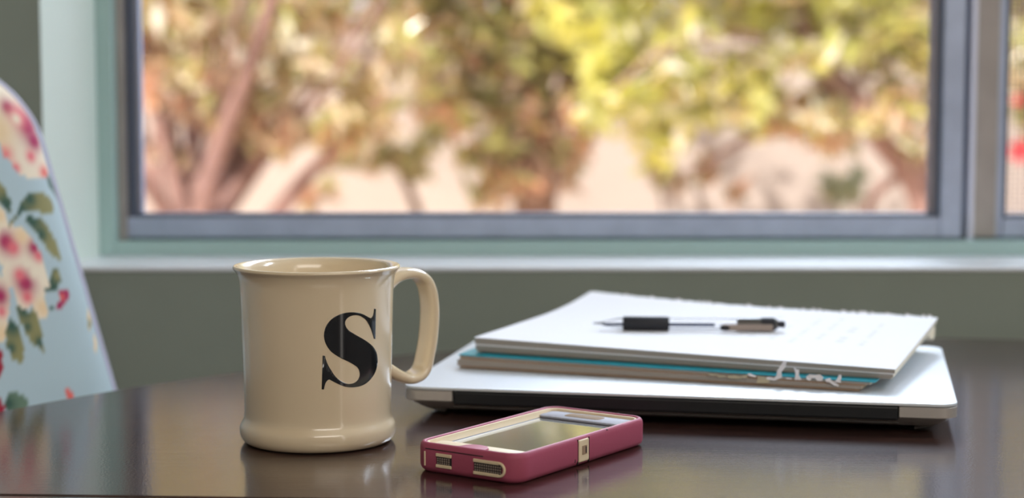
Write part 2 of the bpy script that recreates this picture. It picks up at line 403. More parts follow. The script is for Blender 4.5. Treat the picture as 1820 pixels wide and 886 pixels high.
def wrap(px, py):
    """pixel -> (angle, height) on the mug body"""
    o = Vector((0, 0, H)); d = at(px, py, Y=1.0) - o; r = .0405
    for _ in range(4):
        a = d.x ** 2 + d.y ** 2; b = 2 * (d.x * (o.x - MX) + d.y * (o.y - MY)); c = (o.x - MX) ** 2 + (o.y - MY) ** 2 - r * r
        t = (-b - math.sqrt(max(b * b - 4 * a * c, 0))) / (2 * a); p = o + d * t; r = zr_lookup(p.z)
    return Vector((math.atan2(p.y - MY, p.x - MX), p.z))
UV = [wrap(560 + x / 4.92, 530 + y / 4.92) for x, y in SP]
bm = bmesh.new(); K = .0405
bv_ = [bm.verts.new((u.x * K, u.y, 0)) for u in UV]
for tri in tessellate_polygon([[Vector((u.x * K, u.y, 0)) for u in UV]]): 
    try: bm.faces.new([bv_[i] for i in tri])
    except ValueError: pass
for k in range(1, 60):
    x = min(v.co.x for v in bm.verts) + k * .0008
    bmesh.ops.bisect_plane(bm, geom=bm.verts[:] + bm.edges[:] + bm.faces[:], plane_co=(x, 0, 0), plane_no=(1, 0, 0))
for v in bm.verts:
    a = v.co.x / K; z = v.co.y; r = zr_lookup(z) + .00012; v.co = (r * math.cos(a), r * math.sin(a), z)
me = bpy.data.meshes.new('letter_print'); bmesh.ops.recalc_face_normals(bm, faces=bm.faces); bm.to_mesh(me); bm.free(); me.materials.append(M['ink'])
me.polygons.foreach_set('use_smooth', [True] * len(me.polygons))
lp = bpy.data.objects.new('letter_print', me); C.objects.link(lp); lp.parent = mug; lp['label'] = 'black serif letter S printed on the glaze'
so = lp.modifiers.new('thickness', 'SOLIDIFY'); so.thickness = .0001; so.offset = 1

# ------------------------------------------------------------------ the laptop (its hinge side faces the camera)
LW, LD = 0.316, 0.231
LA = math.atan2(0.94501 - 1.00863, 0.24794 + 0.06445)
lap = empty('laptop', (-.0648, 1.0089, 0), LA, 'closed silver laptop lying under the notebooks, black hinge bar in front', 'laptop')
out = rrect(0, LW, 0, LD, .011, 8)
m = MB(); m.prism(out, [(.0163, .0004), (.0165, 0), (.0176, 0), (.0179, .0001), (.0180, .0004)]); m.build('lid', [M['silver']], lap, smooth=40)
nx0, nx1, nd = .0305, LW - .0315, .007
base = [p for p in rrect(0, LW, 0, LD, .011, 8)]
# cut the hinge notch into the front edge
k = max(range(len(base)), key=lambda i: -abs(base[i][0] - .011) - abs(base[i][1]))
base = base[:k + 1] + [(nx0, 0), (nx0, nd), (nx1, nd), (nx1, 0)] + base[k + 1:]
m = MB(); m.prism(base, [(.0098, .0003), (.0102, 0), (.0156, 0), (.0159, .0004)])
m.prism(rrect(.0008, LW - .0008, .0012, LD - .0008, .011, 8), [(.0014, .022), (.0030, .014), (.0050, .0085), (.0075, .0040), (.0098, .0010)])
m.build('base', M['silver_edge'], lap, smooth=30)
m = MB(); m.box(nx0 + .0004, nx1 - .0004, .0010, nd, .0078, .0158); bevel(m.build('hinge_cover', M['black'], lap), .0012)
m = MB(); m.box(nx0 + .0004, nx1 - .0004, .0006, .0030, .0066, .0070); m.build('hinge_lip', M['smoke'], lap)
m = MB(); m.box(.006, LW - .006, .006, LD - .006, .0159, .0163); m.build('keyboard_deck', M['black'], lap)
for x, y in ((.03, .03), (LW - .03, .03), (.03, LD - .03), (LW - .03, LD - .03)):
    m = MB(); m.lathe([(0, 0), (.007, 0), (.008, .0006), (.008, .0026), (0, .0026)], 24, (x, y)); m.build('rubber_foot', M['rubber'], lap, smooth=40)

# ------------------------------------------------------------------ notebooks: bent stacks laid over four corners
def surf(corners, curl=0.0, sag=0.0):
    FLc, FRc, BRc, BLc = [Vector(c) for c in corners]
    def T(u, v, off=0.0, ins=0.0):
        p = (FLc * (1 - u) + FRc * u) * (1 - v) + (BLc * (1 - u) + BRc * u) * v
        z = p.z - sag * math.sin(PI * v) * (1 - .4 * u) + curl * max(0, v - .55) ** 2 / .2 * max(0, 1 - u * 1.5) ** 2
        return Vector((p.x, p.y, z - off))
    return T
def sheet(name, T, offs, mats, par, nu=24, nv=18, u0=0, u1=1, v0=0, v1=1, org=(0, 0, 0), smooth=30, edge_u=None):
    """a slab between two offsets below T; material 0 top/bottom, 1 front and back edges, 2 the left and right edges"""
    o0, o1 = offs; m = MB(); vs = []
    f = lambda u, v: (o0(u, v) if callable(o0) else o0)
    g = lambda u, v: (o1(u, v) if callable(o1) else o1)
    for fn in (f, g):
        for j in range(nv + 1):
            for i in range(nu + 1):
                u = u0 + (u1 - u0) * i / nu; v = v0 + (v1 - v0) * j / nv
                vs.append(T(u, v, fn(u, v)) - Vector(org))
    W_ = nu + 1; N = W_ * (nv + 1)
    top = [(j * W_ + i, j * W_ + i + 1, (j + 1) * W_ + i + 1, (j + 1) * W_ + i) for j in range(nv) for i in range(nu)]
    m.add(vs, top, 0); k = len(m.f)
    m.f += [tuple(N + i for i in q[::-1]) for q in top]; m.mi += [0] * len(top)
    e = lambda a, b: (a, b, b + N, a + N)
    for i in range(nu):
        m.f += [e(i, i + 1), e(nv * W_ + i, nv * W_ + i + 1)]; m.mi += [1, 1]
    for j in range(nv):
        m.f += [e(j * W_, (j + 1) * W_), e(j * W_ + nu, (j + 1) * W_ + nu)]; m.mi += [2, 2]
    mm = mats if isinstance(mats, (list, tuple)) else [mats]
    while len(mm) < 3: mm = list(mm) + [mm[-1]]
    return m.build(name, mm, par, smooth=smooth)

# lower notebook with the teal cover
lc = [at(815, 630, z=.0268), at(1556, 679, z=.0245), (0.2745, 1.150, .0262), (0.036, 1.275, .0270)]
T2 = surf(lc); org2 = (lc[0][0], lc[0][1], .018)
n2 = empty('notebook', org2, 0, 'teal covered notebook with torn scraps, squeezed between laptop and white pad', 'notebook')
zb2 = lambda u, v: T2(u, v).z - .0183
sheet('cover', T2, (0.0, .0006), [M['teal']], n2, org=org2)
sheet('page_block', T2, (.0007, .0022), [M['paper'], M['paper_edge_shaded'], M['paper_side']], n2, u0=.003, u1=.988, v0=.004, org=org2)
sheet('divider', T2, (.0023, .0032), [M['card']], n2, u0=.002, u1=.975, v0=.003, org=org2, ).__setitem__('label', 'brown cardboard divider')
sheet('page_block', T2, (.0033, lambda u, v: zb2(u, v) - .0012), [M['paper'], M['paper_edge_shaded'], M['paper_side']], n2, u0=-.004, u1=.97, v0=.002, org=org2)
sheet('back_cover', T2, (lambda u, v: zb2(u, v) - .0010, lambda u, v: zb2(u, v) - .0002), [M['card']], n2, u0=.004, u1=.965, v0=.0, org=org2).__setitem__('label', 'brown cardboard back cover')
# torn scraps of perforated paper caught in the front edge
O_ = lambda pts: [(1200 + x / 4.55, 620 + y / 4.55) for x, y in pts]
scr = [([(735, 235), (760, 230), (800, 240), (822, 215), (828, 178), (860, 130), (888, 92), (912, 95), (895, 148), (860, 190), (864, 235), (800, 262), (740, 250)], 'scrap'),
       ([(965, 146), (985, 165), (1005, 170), (1000, 215), (1022, 252), (965, 255), (975, 205)], 'scrap'),
       ([(1060, 225), (1090, 208), (1130, 214), (1172, 208), (1200, 235), (1185, 262), (1150, 262), (1132, 240), (1100, 245), (1090, 260), (1065, 252)], 'scrap'),
       ([(1215, 248), (1255, 238), (1262, 262), (1325, 294), (1320, 308), (1280, 300), (1250, 276), (1220, 268)], 'scrap'),
       ([(1325, 212), (1345, 208), (1345, 240), (1336, 262), (1342, 278), (1288, 270), (1310, 245)], 'scrap'),
       ([(665, 225), (720, 230), (765, 265), (750, 280), (655, 280), (668, 250)], 'scrap_tan'),
       ([(585, 205), (605, 200), (655, 225), (650, 234), (600, 222)], 'scrap'),
       ([(420, 222), (480, 216), (520, 228), (585, 213), (582, 235), (500, 250), (430, 240)], 'scrap_tan'),
       ([(895, 236), (940, 240), (942, 251), (900, 247)], 'scrap'),
       ([(262, 206), (340, 207), (345, 217), (280, 220)], 'scrap_tan'),
       ([(340, 215), (400, 218), (412, 232), (350, 236)], 'scrap_tan')]
fdir = (Vector(lc[1]) - Vector(lc[0])).normalized(); fn_ = Vector((fdir.y, -fdir.x, 0)).normalized()
for pts, mk in scr:
    P = []
    for i, (x, y) in enumerate(O_(pts)):
        o = Vector((0, 0, H)); d = at(x, y, Y=1) - o
        pl = Vector(lc[0]) + fn_ * .0012
        t = (pl - o).dot(fn_) / d.dot(fn_); p = o + d * t
        lift = max(0, p.z - .0250)
        P.append(p + fn_ * (.0004 * math.sin(i * 2.1) + lift * .35) - Vector(org2))
    cen = sum(P, Vector()) / len(P)
    m = MB(); n = len(P); tri = tessellate_polygon([[Vector(((p.dot(fdir)), p.z, 0)) for p in P]])
    bk = [p - fn_ * .00035 for p in P]
    m.add(P + bk, [tuple(t) for t in tri] + [tuple(i + n for i in t[::-1]) for t in tri] + [(i, (i + 1) % n, (i + 1) % n + n, i + n) for i in range(n)])
    m.build('paper_scrap', M[mk], n2)

# upper white pad
uc = [at(843, 600, z=.0366), at(1592, 657, z=.0308), at(1667, 565, z=.0390), at(1050, 530, z=.0395)]
T1 = surf(uc, curl=.0048, sag=.0006); org1 = (uc[0].x, uc[0].y, .027)
n1 = empty('writing_pad', org1, 0, 'white writing pad with faint pencil lines and torn back edge, topmost of the pile', 'notebook')
tk = lambda u, v: .0084 - .0030 * u + .0004 * v
gap = lambda u, v: max(.0, T1(u, v).z - T2(u, v).z)
top = sheet('top_page', T1, (0.0, .0003), [M['paper']], n1, nu=150, nv=120, org=org1)
me = top.data; ca = me.color_attributes.new('Col', 'FLOAT_COLOR', 'POINT')
co = np.empty(len(me.vertices) * 3); me.vertices.foreach_get('co', co); co = co.reshape(-1, 3)
nu, nv = 150, 120; N = (nu + 1) * (nv + 1)
uu = np.tile(np.arange(nu + 1) / nu, nv + 1); vv = np.repeat(np.arange(nv + 1) / nv, nu + 1)
cols = np.ones((len(me.vertices), 4)); cols[:, :3] = srgb(243, 243, 247)[:3]
dark = np.zeros(N)
for k in range(6):                      # lines of faint pencil writing
    u_c = .60 + k * .055
    word = (np.sin(vv * 95 + k * 3.1) > -.35) & (np.sin(vv * 31 + k * 1.7) > -.6)
    mask = (np.abs(uu - u_c) < .0075) & (vv > .40 - .03 * (k % 3)) & (vv < .86 - .05 * ((k * 2) % 3)) & word
    dark = np.maximum(dark, mask * .13)
cols[:N, :3] *= (1 - dark)[:, None]
cols[N:, :3] = srgb(243, 243, 247)[:3]
ca.data.foreach_set('color', cols.ravel())
M['written'] = mat('written_page', srgb(243, 243, 247), 0.8, attr='Col', spec=0.2)
me.materials[0] = M['written']
sheet('page_block', T1, (.0004, lambda u, v: tk(u, v) * .48), [M['paper'], M['paper_edge_shaded'], M['paper_side']], n1, u0=.001, u1=.998, v0=.002, v1=.985, org=org1)
sheet('page', T1, (lambda u, v: tk(u, v) * .50, lambda u, v: tk(u, v) * .58), [M['paper']], n1, u0=.002, u1=.997, v0=-.001, v1=.98, org=org1).__setitem__('label', 'single lighter sheet standing proud')
sheet('page_block', T1, (lambda u, v: tk(u, v) * .60, lambda u, v: tk(u, v) * .96), [M['paper'], M['paper_edge_shaded'], M['paper_side']], n1, u0=.003, u1=.994, v0=.003, v1=.975, org=org1)
sheet('back_cover', T1, (tk, lambda u, v: tk(u, v) + .0007), [M['card'], M['paper_edge_shaded'], M['paper_side']], n1, u0=.006, u1=.990, v0=.006, v1=.97, org=org1)
# pages folded back over the spine droop behind, down to the laptop
m = MB(); pts = []
NQ = 12; vs = []
for j in range(7):
    t = j / 6
    for i in range(NQ + 1):
        u = .30 + .695 * i / NQ; p = T1(u, .985 - .17 * t ** 1.5, tk(u, .96) + .0006)
        zl = T2(min(u + .0, .97), .96).z + .0006
        p.z = p.z * (1 - t) + max(zl, .0185) * t if False else p.z - .0065 * math.sin(PI * min(1, t * 1.1)) ** .8 * (1 if u > .9 else .3)
        vs.append(p - Vector(org1))
for j in range(6):
    for i in range(NQ): m.f.append((j * (NQ + 1) + i, j * (NQ + 1) + i + 1, (j + 1) * (NQ + 1) + i + 1, (j + 1) * (NQ + 1) + i)); m.mi.append(0)
m.v = [tuple(v) for v in vs]; o = m.build('folded_page', M['paper_side'], n1, smooth=60)
s_ = o.modifiers.new('thickness', 'SOLIDIFY'); s_.thickness = .0006
m = MB()                                 # ragged perforation along the back edge
for k in range(62):
    u = .02 + .96 * k / 61 + random.uniform(-.003, .003); l_ = random.uniform(.0006, .0018); wv = random.uniform(.0008, .0022)
    a = T1(u - wv / .28, 1.0); b = T1(u + wv / .28, 1.0); up = Vector((0, .8 * l_, .35 * l_ + (.0012 if random.random() > .75 else 0)))
    q = [a, b, b + up * .8, a + up]; q = [x - Vector(org1) for x in q]; dn = Vector((0, 0, -.0003))
    m.add(q + [x + dn for x in q], [(0, 1, 2, 3), (7, 6, 5, 4), (0, 4, 5, 1), (1, 5, 6, 2), (2, 6, 7, 3), (3, 7, 4, 0)])
tag(m.build('perforation', M['paper'], n1), kind='stuff')

# ------------------------------------------------------------------ the pen
def zpad(x, y):
    best = None
    for i in range(41):
        for j in range(31):
            p = T1(i / 40, j / 30); d = (p.x - x) ** 2 + (p.y - y) ** 2
            if best is None or d < best[0]: best = (d, p.z)
    return best[1]
def onpad(px, py, hh):
    z = .038
    for _ in range(5): p = at(px, py, z=z + hh); z = zpad(p.x, p.y)
    return p
A = onpad(1054, 575, .0046); B = onpad(1396, 577, .0046)
xa = (B - A); PL = xa.length; xa.normalize()
pen = empty('ballpoint_pen', A, 0, 'clear ballpoint pen with black grip and dark clip lying on white pad', 'pen')
rot = Matrix((xa, Vector((0, 0, 1)).cross(xa).normalized(), xa.cross(Vector((0, 0, 1)).cross(xa).normalized()))).transposed()
pen.rotation_euler = rot.to_euler()
S = PL / 342.0          # metres per traced unit
def seg(name, prof, mt, par=pen, n=28, label=None, off=(0, 0)):
    m = MB(); m.lathe([(r, x) for x, r in prof], n); m.v = [(z, y + off[0], x + off[1]) for x, y, z in m.v]
    o = m.build(name, mt, par, smooth=35)
    if label: o['label'] = label
    return o
R = .0047
seg('tip', [(0, 0), (0, .0004), (14 * S, .0009), (20 * S, .0011), (20 * S, 0)], M['steel'])
seg('cone', [(18 * S, .0014), (30 * S, .0022), (44 * S, .0034), (54 * S, .0036)], M['clear'])
seg('grip', [(53 * S, 0), (53 * S, R * .92), (56 * S, R), (132 * S, R), (135 * S, R * .92), (135 * S, 0)], M['grip'])
g = MB()
seg('barrel', [(134 * S, .0037), (262 * S, .0037)], M['clear'])
seg('refill', [(14 * S, 0), (18 * S, .0009), (134 * S, .0012), (216 * S, .0012), (216 * S, 0)], M['ink_tube'], off=(0, -.0006))
seg('refill_tube', [(216 * S, 0), (216 * S, .0011), (262 * S, .0011), (262 * S, 0)], M['clear'], off=(0, -.0006))
seg('cap', [(256 * S, 0), (256 * S, .0039), (262 * S, .0040), (300 * S, .0041), (322 * S, .0040), (328 * S, .0030), (328 * S, 0)], M['smoke'])
seg('cap_band', [(298 * S, .0039), (299 * S, .0045), (322 * S, .0044), (323 * S, .0039)], M['grip'])
seg('push_button', [(328 * S, 0), (328 * S, .0020), (337 * S, .0022), (341 * S, .0018), (342 * S, 0)], M['grip'])
m = MB(); m.box(229 * S, 318 * S, -.0058, -.0040, -.0038, .0004); m.build('clip', M['clip'], pen)
bevel(bpy.context.scene.objects.get('clip'), .0006)
m = MB(); m.tube([(225 * S, -.0048, -.0018), (231 * S, -.0048, -.0018), (241 * S, -.0048, -.0018)], [.0014, .0020, .0018], 12); m.build('clip_end', M['grip'], pen, smooth=40)

# ------------------------------------------------------------------ the phone in its case
pa = math.radians(53.2)
ph = empty('smartphone', at(752, 829, z=0.0), pa - PI / 2, 'smartphone in a raspberry case with cream inserts, lying beside the mug', 'phone')
PWd, PLn, PH = .0665, .1300, .0158       # local x across the short near side, local y along the length
ph.location = (-.0497, .8601, 0); ph.rotation_euler = (0, 0, math.radians(-34.6)); ph.scale = (.962, .962, .962)
ro = rrect(0, PWd, 0, PLn, .0100, 10)
def ring(outer_lv, inner_lv, mats, name, par):
    """case wall: outer outline levels going up, then inner outline levels going down, open in the middle"""
    m = MB(); n = len(ro); P = [Vector(p) for p in ro]; vs = []
    cx, cy = PWd / 2, PLn / 2; nr = []
    for i in range(n):
        a = P[i] - P[i - 1]; b = P[(i + 1) % n] - P[i]; t = (a.normalized() + b.normalized()).normalized(); nr.append(Vector((t.y, -t.x)))
    lv = outer_lv + inner_lv
    for z, ins in lv: vs += [(P[i].x - nr[i].x * ins, P[i].y - nr[i].y * ins, z) for i in range(n)]
    fs = [(k * n + i, k * n + (i + 1) % n, (k + 1) * n + (i + 1) % n, (k + 1) * n + i) for k in range(len(lv) - 1) for i in range(n)]
    fs.append(tuple(range(n))[::-1])
    m.add(vs, fs); return m.build(name, mats, par, smooth=50)
ring([(.0, .0035), (.0006, .0020), (.0018, .0007), (.0036, .0), (.0128, 0), (.0146, .0004), (.0155, .0012), (.0158, .0020)],
     [(.0156, .0028), (.0150, .0033), (.0146, .0034)], M['case'], 'case', ph)
ring([(.0040, .0040), (.0146, .0033), (.0151, .0036)], [(.0150, .0046), (.0122, .0062), (.0121, .0064)], M['cream_plastic'], 'inner_shell', ph)
# phone face inside the shell
m = MB(); m.prism(rrect(.0050, PWd - .0050, .0050, PLn - .0050, .006, 6), [(.0050, 0), (.0119, 0)]); m.build('phone_body', M['bezel'], ph, smooth=30)
m = MB(); m.prism(rrect(.0078, PWd - .0078, .0200, PLn - .0235, .0008, 2), [(.0119, 0), (.01205, 0)]); m.build('screen', M['screen'], ph)
# cream frame across both ends of the face
def face_patch(name, y0, y1, z, mt, holes=None):
    m = MB(); m.prism(rrect(.0058, PWd - .0058, y0, y1, .003, 6), [(z - .0012, .0002), (z - .0003, 0), (z, .0004)]); return m.build(name, mt, ph, smooth=40)
face_patch('shell_chin', .0052, .0185, .0138, M['cream_plastic'])
face_patch('shell_brow', PLn - .0215, PLn - .0052, .0137, M['bezel'])
m = MB()                                  # rounded speaker opening in the far end
m.prism(rrect(PWd / 2 - .014, PWd / 2 + .010, PLn - .0168, PLn - .0078, .0030, 8), [(.0137, 0), (.0139, .0003)]); m.build('speaker_opening', mat('speaker_recess', srgb(150, 128, 104), .7, spec=.1), ph, smooth=40)
m = MB()                                  # raspberry home button tongue
tp = [(PWd / 2 - .0155, .0030), (PWd / 2 + .0155, .0030), (PWd / 2 + .0085, .0068), (PWd / 2 + .0074, .0112), (PWd / 2 + .0045, .0145), (PWd / 2, .0155), (PWd / 2 - .0045, .0145), (PWd / 2 - .0074, .0112), (PWd / 2 - .0085, .0068)]
m.prism(tp, [(.0138, 0), (.0146, .0002), (.0150, .0012)]); m.build('home_button', M['case'], ph, smooth=40)
# openings along the near short side
def vbox(name, x0, x1, z0, z1, y0, y1, mt, par=ph, bv=.0003):
    m = MB(); m.box(x0, x1, y0, y1, z0, z1); o = m.build(name, mt, par)
    if bv: bevel(o, bv)
    return o
def port(x0, x1, z0, z1, rnd):
    o = vbox('port_recess', x0, x1, z0, z1, -.0003, .001, M['grill'], bv=0)
    t = .0014
    vbox('port_trim', x0 - .0004, x1 - (.0015 if rnd else 0), z1 - t, z1 + .0003, -.0007, .001, M['cream_plastic'], o)
    vbox('port_trim', x0 - .0004, x1 - (.0015 if rnd else 0), z0 - .0003, z0 + t, -.0007, .001, M['cream_plastic'], o)
    if rnd:
        pts = [Vector((x1 - .0015 + math.cos(a) * (z1 - z0 - .0008) / 2, -.0002, (z0 + z1) / 2 + math.sin(a) * (z1 - z0 - .0008) / 2)) for a in [(-PI / 2 + PI * k / 10) for k in range(11)]]
        m = MB(); m.tube(pts, .00075, 8); m.build('port_trim', M['cream_plastic'], o, smooth=50)
    m = MB(); nx = int((x1 - x0) / .0014)
    for i in range(nx):
        for j in range(3):
            x = x0 + .0006 + i * .0014; z = z0 + t + .0003 + j * (z1 - z0 - 2 * t - .0004) / 3
            m.box(x, x + .0007, -.0006, .0, z, z + .0008)
    tag(m.build('grill', M['clip'], o), kind='stuff')
port(.0038 + .012, .0038 + .0215, .0040, .0108, False)
port(.0395, .0565, .0034, .0108, True)
vbox('port_slot', .0074, .0084, .0036, .0112, -.0002, .002, M['cream_plastic'])
m = MB(); m.box(.0085, .045, -.00025, .001, .01255, .01295); m.build('flap_seam', M['grill'], ph)
# side latch patch on the long near side
o = vbox('side_patch', PWd - .002, PWd + .0005, .0022, .0142, .0560, .0660, M['cream_plastic'], bv=.0008)
vbox('patch_recess', PWd + .0003, PWd + .0008, .0062, .0108, .0590, .0632, M['card'], o, 0)
vbox('patch_slot', PWd + .0006, PWd + .0010, .0068, .0102, .0618, .0626, M['grill'], o, 0)
for y in (.0553, .0664):
    vbox('case_seam', PWd - .001, PWd + .00012, .0012, .0146, y, y + .00035, M['grill'], ph, 0)
vbox('case_notch', PWd - .003, PWd - .0002, .0150, .0154, .0852, .0860, M['grill'], ph, 0)
vbox('case_notch', PWd - .001, PWd + .0002, .0030, .0046, .0526, .0530, M['grill'], ph, 0)

# ------------------------------------------------------------------ the chair
CR = math.atan2(.71, .70) - 0.0            # the backrest faces the table: front normal (0.70,-0.71)
rz = math.atan2(.70, .71)                  # turns local -Y towards the table
REC = math.radians(20.5)
Rz = Matrix.Rotation(rz, 4, 'Z')
hw, zb_, zt_, rc = .235, .42, .959, .055
# place so that the right edge passes behind the table edge
right_pt = Vector((-.272, 1.185, -.01))
loc_r = Vector((hw - .012, math.tan(REC) * (.74 - zb_) - .03, 0)); loc_r.rotate(Rz.to_euler())
cl = Vector((right_pt.x, right_pt.y, 0)) - loc_r
ch = empty('upholstered_chair', (cl.x, cl.y, -.75), rz, 'upholstered dining chair in pale blue floral fabric at the left', 'chair')
def halfw(z):
    h_ = hw - .030 * max(0, (z - .62)) / (zt_ - .62)
    zc = zt_ - rc
    if z > zc: h_ = h_ - rc + math.sqrt(max(0, rc * rc - (z - zc) ** 2))
    return h_
NX, NZ = 230, 260
zs = [zb_ + (zt_ - rc - zb_) * k / (NZ - 60) for k in range(NZ - 60)] + [zt_ - rc + rc * math.sin(PI / 2 * k / 60) for k in range(61)]
TH = .075
def yl(x_, z, front):
    sx = min(1, abs(x_)); e = (1 - sx ** 14) ** .5; zz = (z - zb_) / (zt_ - zb_); e2 = (1 - zz ** 40) ** .5
    d = (.018 + (TH / 2 - .018) * min(e, e2) + .006 * (1 - sx ** 2))
    return (-d if front else d) + math.tan(REC) * (z - zb_)
vs = []; fs = []
for z in zs:
    for i in range(NX + 1):
        s = -1 + 2 * i / NX; s = math.copysign(abs(s) ** .9, s); x = s * halfw(z); vs.append((x, yl(s, z, True), z))
nzr = len(zs)
for j in range(nzr - 1):
    for i in range(NX): fs.append((j * (NX + 1) + i, j * (NX + 1) + i + 1, (j + 1) * (NX + 1) + i + 1, (j + 1) * (NX + 1) + i))
me = bpy.data.meshes.new('backrest'); me.from_pydata(vs, [], fs); me.materials.append(M['print'])
me.polygons.foreach_set('use_smooth', [True] * len(fs))
# the printed flowers, drawn in fabric millimetres
def fab(px, py):
    o = Vector((0, 0, H)); d = at(px, py, Y=1) - o
    n_ = Vector((0, -math.cos(REC), math.sin(REC))); n_.rotate(Rz.to_euler())
    p0 = Vector((0, math.tan(REC) * 0 - TH / 2 - .004, 0)); p0.rotate(Rz.to_euler()); p0 = p0 + Vector((cl.x, cl.y, -.75 + zb_))
    t = (p0 - o).dot(n_) / d.dot(n_); p = o + d * t - Vector((cl.x, cl.y, -.75)); p.rotate(Rz.inverted().to_euler())
    return (p.x, p.z)
c4 = lambda P: [fab(x / 2.952, 150 + y / 2.952) for x, y in P]
c5 = lambda P: [fab(x / 2.952, 450 + y / 2.952) for x, y in P]
V = np.array([(v[0], v[2]) for v in vs]); col = np.tile(np.array(srgb(186, 207, 214)[:3]), (len(vs), 1))
def inside(poly, Q):
    r = np.zeros(len(Q), bool); n = len(poly)
    for i in range(n):
        x1, y1 = poly[i]; x2, y2 = poly[(i + 1) % n]
        if y1 == y2: continue
        c = ((Q[:, 1] < y1) != (Q[:, 1] < y2)) & (Q[:, 0] < (x2 - x1) * (Q[:, 1] - y1) / (y2 - y1) + x1)
        r ^= c
    return r
CREAM, PINK, MAG, CRIM = srgb(250, 236, 212)[:3], srgb(240, 120, 130)[:3], srgb(176, 28, 92)[:3], srgb(168, 20, 52)[:3]
OLV, GRN, CORAL, PEACH = srgb(150, 146, 98)[:3], srgb(58, 92, 78)[:3], srgb(238, 112, 104)[:3], srgb(246, 216, 172)[:3]
ops = []
def petal(poly, base, spots=()): ops.append((catmull([Vector(p) for p in poly], 4, True), base, spots))
sp4 = lambda x, y, r, c: (fab(x / 2.952, 150 + y / 2.952), r, c)
sp5 = lambda x, y, r, c: (fab(x / 2.952, 450 + y / 2.952), r, c)
petal(c4([(280, 478), (305, 485), (345, 550), (372, 612), (330, 582), (292, 525)]), GRN)
petal(c4([(-90, 10), (0, 2), (70, 0), (130, 15), (200, 80), (250, 270), (305, 440), (275, 490), (180, 492), (105, 468), (60, 400), (22, 372), (5, 300), (-90, 270)]), CREAM,
      [sp4(175, 215, .018, MAG), sp4(215, 300, .012, MAG), sp4(60, 125, .010, MAG), sp4(120, 170, .013, PINK), sp4(35, 360, .010, PINK), sp4(270, 465, .008, CORAL), sp4(185, 380, .007, PINK), sp4(108, 182, .0065, CREAM), sp4(0, 240, .02, PEACH), sp4(95, 440, .006, PINK)])
petal(c4([(-30, 500), (10, 520), (45, 570), (68, 640), (62, 672), (35, 655), (0, 620), (-30, 580)]), OLV, [sp4(40, 630, .012, GRN)])
petal(c4([(45, 745), (85, 695), (105, 650), (140, 592), (200, 563), (262, 575), (322, 652), (272, 682), (180, 664), (120, 680), (70, 735)]), OLV, [sp4(110, 660, .014, GRN), sp4(170, 600, .009, GRN)])
petal(c4([(140, 700), (230, 708), (282, 768), (328, 850), (345, 925), (300, 905), (240, 835), (190, 765)]), OLV, [sp4(175, 715, .014, GRN), sp4(230, 790, .008, GRN)])
petal(c5([(292, 85), (330, 100), (342, 140), (312, 190), (260, 208), (205, 180), (240, 150), (280, 140)]), GRN, [sp5(320, 120, .007, OLV)])
petal(c5([(88, 278), (160, 310), (187, 300), (212, 380), (240, 500), (222, 512), (150, 442), (110, 352)]), OLV, [sp5(130, 300, .010, GRN), sp5(215, 470, .006, GRN), sp5(150, 390, .005, GRN)])
petal(c5([(52, 342), (90, 380), (112, 430), (132, 520), (112, 582), (60, 542), (33, 450)]), OLV, [sp5(65, 380, .012, GRN), sp5(60, 500, .006, GRN)])
petal(c5([(320, 212), (370, 198), (392, 225), (362, 268), (322, 302), (305, 290), (330, 250)]), MAG, [sp5(345, 235, .004, CORAL)])
petal(c5([(262, 238), (315, 232), (316, 240), (262, 246)]), GRN); petal(c5([(262, 282), (308, 292), (306, 302), (262, 290)]), GRN)
# cluster of cream lilies
petal(c4([(-60, 620), (0, 640), (40, 688), (52, 738), (50, 800), (0, 860), (-60, 860)]), CREAM, [sp4(0, 690, .008, PEACH)])
petal(c4([(0, 770), (60, 742), (120, 750), (168, 792), (200, 850), (240, 915), (262, 1010), (270, 1060), (235, 1058), (190, 1010), (120, 1000), (40, 980), (-20, 900)]), CREAM,
      [sp4(40, 830, .013, MAG), sp4(192, 858, .010, MAG), sp4(215, 905, .006, PINK), sp4(120, 800, .009, PEACH), sp4(75, 860, .008, PINK)])
petal(c5([(20, 60), (90, 60), (180, 90), (235, 180), (258, 330), (222, 348), (190, 310), (172, 258), (152, 302), (118, 290), (88, 240), (66, 180), (30, 160)]), CREAM,
      [sp5(140, 160, .013, MAG), sp5(110, 115, .007, PINK), sp5(150, 235, .007, PINK), sp5(235, 290, .010, PEACH), sp5(190, 110, .006, CREAM)])
petal(c5([(-60, 100), (0, 110), (50, 160), (56, 250), (42, 380), (20, 460), (-10, 472), (-60, 420)]), CREAM, [sp5(0, 225, .012, MAG), sp5(10, 310, .006, PINK), sp5(5, 420, .01, PEACH)])
petal(c5([(-60, 490), (0, 500), (14, 560), (6, 640), (-60, 660)]), CRIM)
petal(c5([(-60, 730), (0, 765), (26, 812), (14, 845), (-60, 880)]), CRIM)
petal(c5([(25, 782), (65, 730), (120, 750), (156, 802), (90, 834), (40, 830)]), srgb(108, 134, 112)[:3], [sp5(45, 790, .008, GRN)])
petal(c5([(358, 705), (382, 732), (402, 768), (392, 800), (362, 790)]), CORAL)
petal(c5([(515, 290), (532, 340), (524, 400), (495, 402), (502, 340)]), PEACH, [sp5(515, 380, .006, OLV)])
petal(c5([(545, 420), (556, 500), (540, 530), (530, 470)]), PEACH)
